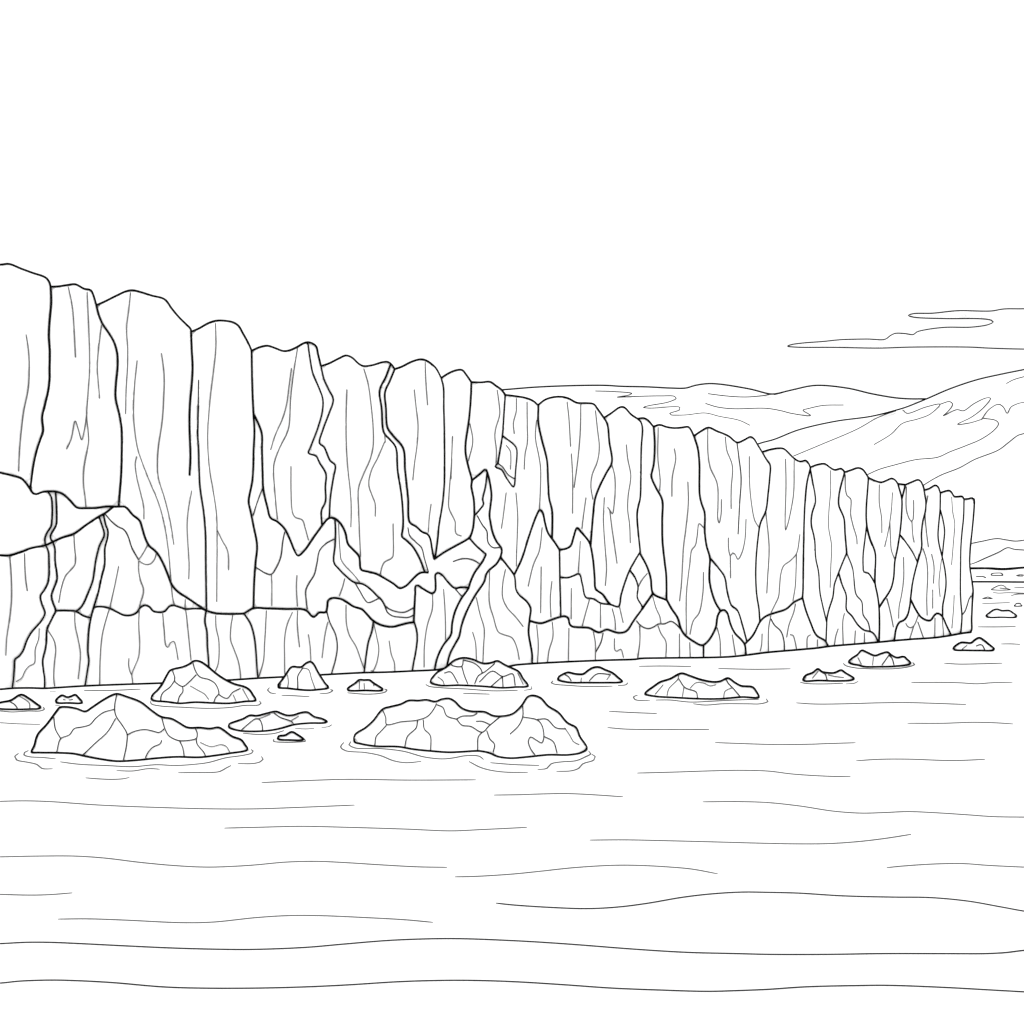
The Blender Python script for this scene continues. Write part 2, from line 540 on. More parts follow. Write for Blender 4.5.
verts, edges, strong_edge = [], [], []
for w, p in strong + thin:
    o = len(verts)
    verts += [Vector(q) for q in p]
    for i in range(len(p) - 1):
        edges.append((o + i, o + i + 1))
        strong_edge.append(w in STRONG)
gx, gy = np.meshgrid(np.arange(-124, 976, 6.5), np.arange(258, 692, 7.5))
gp = np.stack([gx.ravel() + rng.uniform(-2, 2, gx.size), gy.ravel() + rng.uniform(-2, 2, gx.size)], 1)
keep = (mind(gp, sp) > 2.5) & (mind(gp, tp) > 2.2)
for q in gp[keep]:
    verts.append(Vector(q))
for q in ((-400, 0), (1300, 0), (1300, 1000), (-400, 1000)):
    verts.append(Vector(q))
cv, ce, cf, _, oe, _ = delaunay_2d_cdt(verts, edges, [], 0, 0.05)
cv = np.array([(v.x, v.y) for v in cv])
barrier = set()
for (a, b), src in zip(ce, oe):
    if any(s < len(strong_edge) and strong_edge[s] for s in src):
        barrier.add((min(a, b), max(a, b)))
e2f = {}
for fi, f in enumerate(cf):
    for i in range(3):
        a, b = f[i], f[(i + 1) % 3]
        e2f.setdefault((min(a, b), max(a, b)), []).append(fi)
adj = [[] for _ in cf]
for e, fs in e2f.items():
    if len(fs) == 2:
        wall = e in barrier
        L = float(np.hypot(*(cv[e[0]] - cv[e[1]])))
        adj[fs[0]].append((fs[1], wall, L))
        adj[fs[1]].append((fs[0], wall, L))
comp = [-1] * len(cf)
nc = 0
for i in range(len(cf)):
    if comp[i] < 0:
        comp[i] = nc
        st = [i]
        while st:
            k = st.pop()
            for n_, wall, _ in adj[k]:
                if not wall and comp[n_] < 0:
                    comp[n_] = nc
                    st.append(n_)
        nc += 1
area = np.zeros(nc)
for i, f in enumerate(cf):
    a, b, c = cv[f[0]], cv[f[1]], cv[f[2]]
    area[comp[i]] += abs((b[0] - a[0]) * (c[1] - a[1]) - (c[0] - a[0]) * (b[1] - a[1])) / 2
outside = comp[next(i for i, f in enumerate(cf) if any(cv[j][1] < 1 for j in f))]
# slivers join the neighbour they share most edge with
for _ in range(6):
    changed = False
    for c in [c for c in range(nc) if 0 < area[c] < 90 and c != outside]:
        share = {}
        for i in range(len(cf)):
            if comp[i] == c:
                for n_, _, L in adj[i]:
                    if comp[n_] != c and comp[n_] != outside:
                        share[comp[n_]] = share.get(comp[n_], 0) + L
        if share:
            t = max(share, key=share.get)
            area[t] += area[c]
            area[c] = 0
            comp = [t if x == c else x for x in comp]
            changed = True
    if not changed:
        break
comps = [c for c in range(nc) if area[c] > 0 and c != outside]

# lookup grid of part numbers
GX0, GY0, GS = -130, 250, 1.0
grid = -np.ones((460, 1110), int)
for i, f in enumerate(cf):
    if comp[i] == outside:
        continue
    t = cv[list(f)]
    x0, x1 = int(math.floor(t[:, 0].min())), int(math.ceil(t[:, 0].max()))
    y0, y1 = int(math.floor(t[:, 1].min())), int(math.ceil(t[:, 1].max()))
    xs, ys = np.meshgrid(np.arange(x0, x1 + 1), np.arange(y0, y1 + 1))
    d = (t[1, 0] - t[0, 0]) * (t[2, 1] - t[0, 1]) - (t[2, 0] - t[0, 0]) * (t[1, 1] - t[0, 1])
    if abs(d) < 1e-6:
        continue
    u = ((xs - t[0, 0]) * (t[2, 1] - t[0, 1]) - (t[2, 0] - t[0, 0]) * (ys - t[0, 1])) / d
    v = ((t[1, 0] - t[0, 0]) * (ys - t[0, 1]) - (xs - t[0, 0]) * (t[1, 1] - t[0, 1])) / d
    ok = (u >= -1e-3) & (v >= -1e-3) & (u + v <= 1.001)
    yy, xx = ys[ok] - GY0, xs[ok] - GX0
    g_ = (yy >= 0) & (yy < 460) & (xx >= 0) & (xx < 1110)
    grid[yy[g_], xx[g_]] = comp[i]


def part_at(x, y):
    for r in (0.8, 1.8, 3.0, 4.5):
        for dx, dy in ((r, 0), (0, r), (-r, 0), (0, -r), (r, r), (-r, r)):
            i, j = int(round(y + dy - GY0)), int(round(x + dx - GX0))
            if 0 <= i < 460 and 0 <= j < 1110 and grid[i, j] >= 0:
                return grid[i, j]
    return -1


depth = ice_depth(cv)
# the foot of the ice lies exactly on the water
foot = mind(cv, wl) < 0.6
for i in np.where(foot)[0]:
    depth[i] = Ywater(cv[i, 1])
parts = {c: MB() for c in comps}
for c in comps:
    fs = [cf[i] for i in range(len(cf)) if comp[i] == c]
    idx = sorted({v for f in fs for v in f})
    mp = {v: k for k, v in enumerate(idx)}
    front = [P(cv[v][0], cv[v][1], depth[v]) for v in idx]
    cnt = {}
    for f in fs:
        for i in range(3):
            a, b = f[i], f[(i + 1) % 3]
            k = (min(a, b), max(a, b))
            cnt[k] = cnt.get(k, 0) + 1
    n = len(idx)
    back = []
    for p in front:      # each piece of ice runs some 22 m back into the glacier
        k = 1 + 22.0 / p.y
        back.append(Vector((p.x * k, p.y * k, p.z - 2.0)))
    quads, rim = [], []
    for (a, b), q in cnt.items():
        if q == 1:
            quads.append((mp[a], mp[b], mp[b] + n, mp[a] + n))
    parts[c].add(front + back, [tuple(mp[v] for v in f) for f in fs] + quads + [tuple(mp[v] + n for v in f)[::-1] for f in fs], 0)

for w, p in strong + thin:
    wid, mi = WID[w]
    if not wid:
        continue
    Y = ice_depth(p)
    ids = [part_at(*q) for q in p]
    pts, rad = [], []
    for q, y in zip(p, Y):
        yw = np.interp(q[0], wl[:, 0], wl[:, 1])
        if q[1] > yw - 0.5:
            y = Ywater(max(q[1], yw - 0.5))
        r = (0.89 if w in '32' else 1.0) * wid / 2 * y / F
        y -= (0.22 if w in '32' else 0.2)
        v = P(q[0], q[1], y)
        v = lie_on(q[0], q[1], v, 0.9 * r)       # a seam at the foot lies on the water, not in it
        pts.append(v)
        rad.append(r)
    # majority smoothing so that a seam is not cut up needlessly
    i = 0
    while i < len(p) - 1:
        j = i
        while j < len(p) - 1 and (ids[j] == ids[i] or j - i < 6):
            j += 1
        if len(p) - 1 - j < 6:
            j = len(p) - 1
        cid = ids[(i + j) // 2]
        if cid not in parts:
            cid = next((x for x in ids[i:j + 1] if x in parts), None)
        if cid is not None:
            parts[cid].tube(pts[i:j + 1], rad[i:j + 1], mi, taper=False)
        i = j

glacier = bpy.data.objects.new('glacier', None)
glacier.location = (0, 0, 0)
col.objects.link(glacier)
tag(glacier, 'long white glacier cliff of tall cracked ice columns rising from the water', 'glacier')
sky = {}
for (a, b), fs in e2f.items():
    cs = {comp[f] for f in fs}
    if outside in cs and len(cs) == 2:
        c = (cs - {outside}).pop()
        ym = (cv[a][1] + cv[b][1]) / 2
        yw = np.interp(cv[a][0], wl[:, 0], wl[:, 1])
        s = sky.setdefault(c, [0, 0])
        s[0 if ym < yw - 60 else 1] += 1
for c in comps:
    s = sky.get(c, [0, 0])
    nm = 'ice_column' if s[0] > 1 else ('ice_base' if s[1] > 2 else 'ice_ledge')
    parts[c].build(nm, [M_ICE, M_LINE, M_DARK, M_GREY], glacier)
# the body of the glacier behind its front
body = MB()
xs = np.arange(-120, 962, 12.0)
topy = []
for x in xs:
    ys = cv[(np.abs(cv[:, 0] - x) < 22) & foot.__invert__() & (mind(cv, sp) < .5)]
    topy.append(ys[:, 1].max() if len(ys) == 0 else np.sort(ys[:, 1])[0])
topy = np.array(topy)
vs = []
for i, x in enumerate(xs):
    yb = np.interp(x, wl[:, 0], wl[:, 1])
    Yb = Ywater(yb)
    lo = topy[max(0, i - 2):i + 3].max() + 6
    zt = CH + (HZ - lo) / F * Yb - 1.5
    for k, zz in ((1.07, -2), (1.07, zt), (1.35, zt + 3), (1.9, zt + 4), (1.9, -2)):
        vs.append(Vector(((x - 512) / F * Yb * k, Yb * k, zz)))
fs = []
for i in range(len(xs) - 1):
    for k in range(4):
        a = i * 5 + k
        fs.append((a, a + 1, a + 6, a + 5))
fs.append((0, 1, 2, 3, 4))
fs.append(tuple((len(xs) - 1) * 5 + k for k in range(5)))
body.add(vs, fs, 0)
body.build('ice_body', [M_ICE], glacier)
print('GLACIER parts', len(comps), sorted([int(a) for a in area[comps]])[:12])


# ------------------------------------------------------------------ icebergs
def region_mesh(outline, inner, step, depth_fn):
    """triangulate an outline with its inner seams; returns points, depths, faces, rim order"""
    vs = [Vector(q) for q in outline]
    n = len(vs)
    es = [(i, (i + 1) % n) for i in range(n)]
    ref = list(outline)
    for p in inner:
        o = len(vs)
        vs += [Vector(q) for q in p]
        es += [(o + i, o + i + 1) for i in range(len(p) - 1)]
        ref += p
    a = np.array(outline)
    g = []
    for x in np.arange(a[:, 0].min(), a[:, 0].max(), step):
        for y in np.arange(a[:, 1].min(), a[:, 1].max(), step):
            g.append((x + random.uniform(-.3, .3) * step, y + random.uniform(-.3, .3) * step))
    if g:
        g = np.array(g)
        g = g[mind(g, np.array(ref)) > step * .45]
        vs += [Vector(q) for q in g]
    c_v, c_e, c_f, _, _, _ = delaunay_2d_cdt(vs, es, [], 0, 0.01)

    def inside(x, y):
        r = False
        j = n - 1
        for i in range(n):
            xi, yi = outline[i]
            xj, yj = outline[j]
            if (yi > y) != (yj > y) and x < (xj - xi) * (y - yi) / (yj - yi) + xi:
                r = not r
            j = i
        return r
    fs = []
    for f in c_f:
        cx = sum(c_v[k].x for k in f) / 3
        cy = sum(c_v[k].y for k in f) / 3
        if inside(cx, cy):
            fs.append(tuple(f))
    return [(v.x, v.y) for v in c_v], fs


def iceberg(name, txt, label, group, wide='3', cat='iceberg'):
    st = parse(txt)
    out = smooth(st[0][1], 1.6 if len(st[0][1]) > 6 else 1.0, closed=True)
    inner = [smooth(p, 1.8) for w, p in st[1:]]
    a = np.array(out)
    iL, iR = int(a[:, 0].argmin()), int(a[:, 0].argmax())
    n = len(out)
    ch1 = [out[(iL + k) % n] for k in range(((iR - iL) % n) + 1)]
    ch2 = [out[(iR + k) % n] for k in range(((iL - iR) % n) + 1)]
    m1, m2 = np.mean([q[1] for q in ch1]), np.mean([q[1] for q in ch2])
    top, bot = (ch1, ch2) if m1 < m2 else (ch2, ch1)
    top = np.array(sorted(top))
    bot = np.array(sorted(bot))
    hmax = (bot[:, 1].max() - top[:, 1].min()) * Ywater(bot[:, 1].mean()) / F

    def dep(x, y):
        yb = np.interp(x, bot[:, 0], bot[:, 1])
        yt = np.interp(x, top[:, 0], top[:, 1])
        Yb = Ywater(yb)
        H = max(0.0, yb - yt)
        if H < .05:
            return Yb
        t = min(1, max(0, (yb - y) / H))
        Hm = H * Yb / F
        bump = noise.noise(Vector((x * .09, y * .09, 1.7))) * 0.10 * Hm * math.sin(math.pi * t)
        return Yb + 0.9 * Hm * t ** 1.25 + bump
    pv, fs = region_mesh(out, inner, max(3.0, min(8, (a[:, 0].max() - a[:, 0].min()) / 14)), dep)
    mb = MB()
    front = [P(x, y, dep(x, y)) for x, y in pv]
    cnt = {}
    for f in fs:
        for i in range(3):
            k = (min(f[i], f[(i + 1) % 3]), max(f[i], f[(i + 1) % 3]))
            cnt[k] = cnt.get(k, 0) + 1
    nn = len(front)
    back = []
    for (x, y), p in zip(pv, front):
        # the far side falls from the ridge back into the water
        z = max(0.0, p.z)
        back.append(Vector((p.x * (1 + (1.1 * z + .3) / p.y), p.y + 1.1 * z + .3, -0.5)))
    quads = [(i, j, j + nn, i + nn) for (i, j), q in cnt.items() if q == 1]
    used = sorted({v for f in fs for v in f})
    mb.add(front + back, [tuple(f) for f in fs] + quads, 0)

    def line(p, w, closed=False):
        wid, mi = WID[w]
        pts, rad = [], []
        q = p + [p[0]] if closed else p
        for x, y in q:
            Y = dep(x, y)
            r = 0.9 * wid / 2 * Y / F
            k = P(x, y, Y - 0.9 * r - 0.1)
            k = lie_on(x, y, k, 0.9 * r)
            pts.append(k)
            rad.append(r)
        mb.tube(pts, rad, mi, taper=False)
    line(out, wide, True)
    for (w, _), p in zip(st[1:], inner):
        line(p, w)
    # drop loose vertices
    o = mb.build(name, [M_BERG, M_LINE, M_DARK, M_GREY])
    tag(o, label, cat, group)
    return o


GRP = 'icebergs floating in front of the glacier'
iceberg('iceberg', """3 e 162,778 175,745 192,690 240,635 290,568 305,550 340,547 390,555 437,570 470,550 530,510 580,484 600,480 650,495 720,522 780,568 825,597 880,608 920,630 960,652 1024,653 f 50,658 95,652 120,665 165,698 210,715 230,740 243,765 150,785 70,797 0,805 e 900,803 800,810 700,820 600,825 520,815 440,800 380,787 290,782 200,781
d e 597,487 588,530 588,575 597,600 625,640 650,685 648,740 632,818
d e 583,560 530,575 490,605 460,638 420,650 380,658 355,690 310,710 290,778
d e 275,600 283,660 310,708
d e 592,605 550,675 490,730 425,792
d e 652,690 690,672 740,663 780,670 815,678 840,660
d e 828,602 845,660 865,695 910,718 950,720 1005,708 1010,690 1008,675 1000,658
d e 828,718 820,735 780,755 755,785 745,808
d e 920,722 935,755 943,800
d e 1005,710 1008,735 f 10,768 20,780 28,799
1 f 0,728 55,750 110,740 135,750 152,778""",
        'largest single-peaked white iceberg at the near left with a long right shoulder', GRP)
iceberg('iceberg', """3 s 57,400 60,372 100,345 130,318 168,272 200,262 240,252 270,238 310,238 340,235 375,242 400,233 430,230 450,240 480,268 515,280 570,283 600,297 630,300 680,290 715,258 740,223 760,218 790,228 820,260 860,285 895,325 930,345 945,380 972,427 950,443 900,452 820,452 740,460 670,465 620,458 590,445 550,437 480,440 430,442 370,438 290,430 230,420 140,418 80,408
d s 168,275 180,305 183,332 240,322 305,315 345,300 370,270 380,250
d s 183,335 160,360 142,380 137,415
d s 305,318 300,345 265,380 255,420
d s 328,315 332,350 355,375 357,435
d s 383,255 405,265 420,298 460,312
d s 460,310 480,300 525,297 540,288
d s 460,312 480,335 515,340 560,363 585,340 630,302
d s 535,320 560,320 588,332
d s 560,363 545,380 542,432
d s 578,358 590,390 608,410 603,442
d s 720,260 720,300 705,335 670,370
d s 722,303 778,315 795,335 803,378 795,405 775,395 750,382 742,400 752,430 768,452
d s 778,312 815,312 850,345 890,350
d s 805,380 840,400 855,445
1 s 885,345 905,375 920,400 942,412""",
        'widest iceberg, double humped with a sharp right peak, nearest in the middle', GRP)
iceberg('iceberg', """3 A 210,385 200,372 210,350 240,320 270,280 300,225 320,195 350,183 400,172 440,155 478,132 515,138 560,168 610,210 660,245 730,280 800,300 830,320 850,350 868,385 800,393 700,405 600,403 480,398 380,405 300,395
d A 335,197 350,240 348,260 400,297 440,270 487,222
d A 348,260 320,300 275,335 262,360 260,388
d A 400,297 402,330 380,360 370,398
d A 468,150 480,190 510,235 570,253 610,280 632,330 632,345 685,373 720,335 770,310
d A 632,345 610,370 600,398
1 A 450,293 500,322 540,345 567,380
1 A 785,312 825,385
1 A 725,350 742,390""",
        'peaked iceberg with a long right slope, behind the largest left iceberg against the cliff foot', GRP)
iceberg('iceberg', """3 f 400,435 415,415 440,380 470,342 500,343 520,342 540,325 565,315 580,325 605,370 640,425 657,448 600,459 560,462 500,458 450,452 402,447
1 f 448,385 452,420 448,448
d f 525,348 500,390 500,420 500,453
1 f 525,348 555,355 570,400 590,455""",
        'small steep iceberg shaped like a tooth close to the cliff foot', GRP)
iceberg('iceberg', """3 f 755,455 775,438 795,425 815,408 840,409 868,409 885,422 910,438 935,455 932,462 850,463 760,462
1 f 817,415 815,455
1 f 840,425 842,455
1 f 888,430 890,440""",
        'tiny flat-topped iceberg with vertical cracks, right of the tooth-shaped iceberg', GRP)
iceberg('iceberg', """3 f 148,650 150,635 180,622 220,608 255,590 290,592 340,580 390,570 415,580 445,590 480,588 515,577 550,574 585,597 625,607 650,622 640,628 560,630 480,638 420,655 360,667 290,672 200,668
d f 212,665 240,640 285,608 305,612 318,640 320,665
1 f 283,607 300,607 360,585
d f 378,577 410,600 470,622 478,632
1 f 470,615 505,595""",
        'long low thin iceberg lying between the two largest icebergs', GRP)
iceberg('iceberg', """3 f 397,708 402,697 435,692 470,675 500,690 530,712 522,717 460,717 405,714""",
        'tiny plain triangular iceberg just below the long low iceberg', GRP)
iceberg('iceberg', """3 s 357,165 380,130 420,105 450,80 485,70 520,75 565,92 600,88 620,82 650,98 665,105 705,125 720,150 740,180 690,185 640,188 560,182 470,178 390,178
d s 435,92 442,100 480,103 485,80
d s 485,78 530,92 555,115 560,130
d s 480,105 490,140 503,172
d s 530,172 545,140 570,125 610,92
d s 548,165 600,122 640,143 680,133 690,178
d s 410,130 435,125 465,170
d s 640,143 620,160 595,182
d s 640,145 642,185
1 s 385,145 405,160 410,175
1 s 700,130 722,175""",
        'twin-humped cracked iceberg touching the cliff foot, behind the widest iceberg', GRP)
iceberg('iceberg', """3 j 450,918 455,905 475,892 500,882 540,890 580,890 605,872 630,858 660,855 690,868 730,885 760,910 780,928 770,933 700,935 600,935 500,933
d j 485,893 505,905 518,925
1 j 570,910 568,930
d j 610,925 650,890 720,893
1 j 720,893 700,920""",
        'low iceberg with a rounded right hump, between the twin-humped one and the wide low one', GRP)
iceberg('iceberg', """3 y 340,215 350,203 375,185 400,168 440,155 485,133 520,143 560,157 610,167 640,165 672,152 700,170 725,183 770,188 785,205 795,228 730,228 640,235 560,235 460,230 380,225
1 y 413,178 380,217
1 y 475,140 472,155 435,195 428,222
d y 475,155 500,190 545,208 550,230
1 y 495,190 490,225
1 y 520,192 545,170 575,172 600,183 625,178
d y 665,158 675,175 690,190 720,225
1 y 690,190 660,205 655,230""",
        'wide low iceberg with a left peak and stepped right end, right of the centre', GRP)
iceberg('iceberg', """3 n 340,830 345,815 360,800 400,785 435,760 460,778 500,785 540,785 585,768 610,785 665,822 650,832 550,838 440,835 350,838
1 n 437,775 400,820
d n 465,785 482,795 493,830
1 n 500,798 540,808 600,815""",
        'small two-peaked iceberg just left of the three-humped iceberg', GRP)
iceberg('iceberg', """3 n 632,715 650,695 690,668 715,642 750,655 800,675 840,662 880,653 905,672 940,688 985,682 1005,700 1028,722 p 290,667 200,680 100,683 0,682 n 700,738 650,728
1 n 690,688 712,730
1 n 790,685 785,735
d n 890,672 845,735
d n 890,672 910,695 922,735""",
        'three-humped iceberg close under the right part of the cliff', GRP)
iceberg('iceberg', """3 p 572,565 590,545 620,528 650,528 685,530 710,510 738,497 770,515 800,540 832,568 825,577 740,579 650,578 582,575
1 p 660,545 628,570
d p 718,550 745,540 758,545 772,572""",
        'small iceberg with a right-hand peak past the right end of the cliff', GRP)
iceberg('iceberg', """3 e -40,540 0,525 55,513 108,484 150,505 185,530 208,548 198,556 160,558 80,560 0,557 -30,552
1 e 100,493 130,510 150,528 152,552
d e 50,520 75,535 88,553""",
        'small iceberg cut by the left edge of the picture', GRP)
iceberg('iceberg', """3 e 318,487 345,497 370,490 385,484 400,498 420,525 350,527 290,525 285,515 300,498
1 e 322,508 335,511
1 e 352,512 372,508""",
        'tiny notched iceberg between the left edge iceberg and the cliff foot', GRP)
GRF = 'distant ice floes past the end of the cliff'
iceberg('ice_floe', "3 t 540,965 570,940 640,892 680,885 740,903 840,903 880,930 930,970 915,987 740,988 555,985",
        'flat-topped floe with plain white face, largest beyond the end of the cliff', GRF, '2', 'ice floe')
iceberg('ice_floe', """3 t 605,633 650,605 700,583 740,577 780,595 800,618 850,634 780,642 680,642
1 t 710,613 790,622""", 'rounded hump of ice, farthest floe before the dark shoreline', GRF, 'g', 'ice floe')
iceberg('ice_floe', "3 t 495,747 530,737 560,728 590,738 618,747 560,752", 'tiny dark pointed floe left of the distant hump', GRF, 'g', 'ice floe')
iceberg('ice_floe', "3 t 900,842 904,835 922,816 928,811 972,810 978,813 996,835 998,843 990,846 906,847", 'tiny dark block-shaped floe above the flat-topped floe', GRF, 'd', 'ice floe')


# ------------------------------------------------------------------ hills and mountain
def range_of(name, ridge, Yf, Yr, lines, seam='h', rows=7, noise_amp=0.0):
    """a snowy ridge: foot at distance Yf on the water, crest at Yr, falling away behind"""
    rd = np.array(ridge_pts(ridge))
    rd = rd[np.argsort(rd[:, 0])]
    yf = HZ + CH * F / Yf

    def dep(x, y):
        yt = np.interp(x, rd[:, 0], rd[:, 1])
        t = min(1.0, max(0.0, (yf - y) / max(2.0, yf - yt)))
        return Yf + (Yr - Yf) * t ** 1.1
    mb = MB()
    xs = np.arange(rd[0, 0], rd[-1, 0] + .1, 4.0)
    vs, fs = [], []
    nr = rows + 2
    for x in xs:
        yt = np.interp(x, rd[:, 0], rd[:, 1])
        for k in range(rows):
            t = k / (rows - 1)
            y = yf + (yt - yf) * t
            vs.append(P(x, y, dep(x, y)))
        cr = vs[-1]
        vs.append(Vector((cr.x * 1.15, cr.y * 1.15, cr.z * .5)))
        vs.append(Vector((cr.x * 1.4, cr.y * 1.4, -5)))
    for i in range(len(xs) - 1):
        for k in range(nr - 1):
            a = i * nr + k
            fs.append((a, a + 1, a + nr + 1, a + nr))
    mb.add(vs, fs, 0)

    def line(p, w):
        wid, mi = WID[w]
        p = smooth(p, 2.0)
        pts, rad = [], []
        for x, y in p:
            Y = dep(x, y)
            r = wid / 2 * Y / F
            v = P(x, y, Y * 0.992)
            pts.append(lie_on(x, y, v, 0.4 + r) if y > HZ + 2 else v)
            rad.append(r)
        mb.tube(pts, rad, mi, taper=False)
    line(ridge_pts(ridge), seam)
    for w, p in parse(lines):
        line(p, w)
    o = mb.build(name, [M_SNOW, M_LINE, M_DARK, M_GREY])
    tag(o, kind='structure')
    return o


def ridge_pts(t):
    return parse('h ' + t)[0][1]


o = range_of('hills', "r -5000,330 -3800,270 -2800,235 -1800,205 -900,190 -300,185 10,163 150,152 300,146 430,145 500,149 600,151 700,156 760,156 800,145 850,138 900,140 1024,160 k 880,72 940,62 q 0,428 80,408 170,391 300,402 400,425 500,442 560,446 625,446 760,450 900,455 1300,500", 5600, 7600, """
g k 552,70 650,82 740,87 820,82 885,72
g k 540,120 600,138 680,147 850,145 930,158 q 70,505 150,514 118,492 135,487 200,473 285,471
g r 390,168 460,170 540,178 525,185 480,193 560,190 660,188 715,190 722,198 690,213 610,228 587,235 620,238 720,232 737,235 735,245 695,260 700,265 760,266 840,258 900,272 980,288 k 768,232""")
tag(o, 'low rounded snowy hills along the horizon behind the cliff')
o = range_of('mountain', "q -2600,1080 -1500,1040 -700,900 -400,760 -61,629 0,612 100,573 250,538 400,517 500,492 540,480 620,448 720,405 830,368 930,345 1024,326 1300,270 1600,250 2000,320", 3700, 5200, """
g q 80,680 200,630 340,570 430,520 500,495
g q 410,633 480,590 525,547 590,528 640,508 680,468 620,480 545,505 528,492
g q 680,468 720,457 732,468 710,500 693,515 750,490 775,495 820,465 870,442 887,443 860,480 810,520 752,550 800,545 850,530
g q 850,530 880,490 920,468 940,480 955,505 970,480 1000,465 1024,460 1100,450
g q 855,525 910,535 920,548 900,575 850,610 780,640 720,663 670,685 580,695 500,715 430,735 385,755
g q 952,383 980,368 1024,355 1080,340
d q 600,810 615,798 680,760 760,728 820,695 920,655 960,625 1000,595 1024,588 1080,570""", 'h')
tag(o, 'long snowy mountain slope with zigzag snow marks behind the right end of the cliff')
o = range_of('low_hill', "o -900,745 -300,720 300,690 500,640 688,598 760,583 850,567 910,575 970,583 1024,577 1200,560 1600,590 2200,540", 2950, 3350, "", 'd')
tag(o, 'low snowy rise across the bay, the farther of two')
o = range_of('low_hill', "o -900,758 0,758 400,752 560,750 680,733 780,690 860,655 920,625 960,635 1024,640 1200,650 1600,620 2200,640", 2575, 2800, "2 o -900,757 0,757 500,757 685,757 800,757 890,762 960,757 1024,752 1300,756 2000,757", 'd')
tag(o, 'low snowy rise across the bay, the nearer of two, above the shoreline')


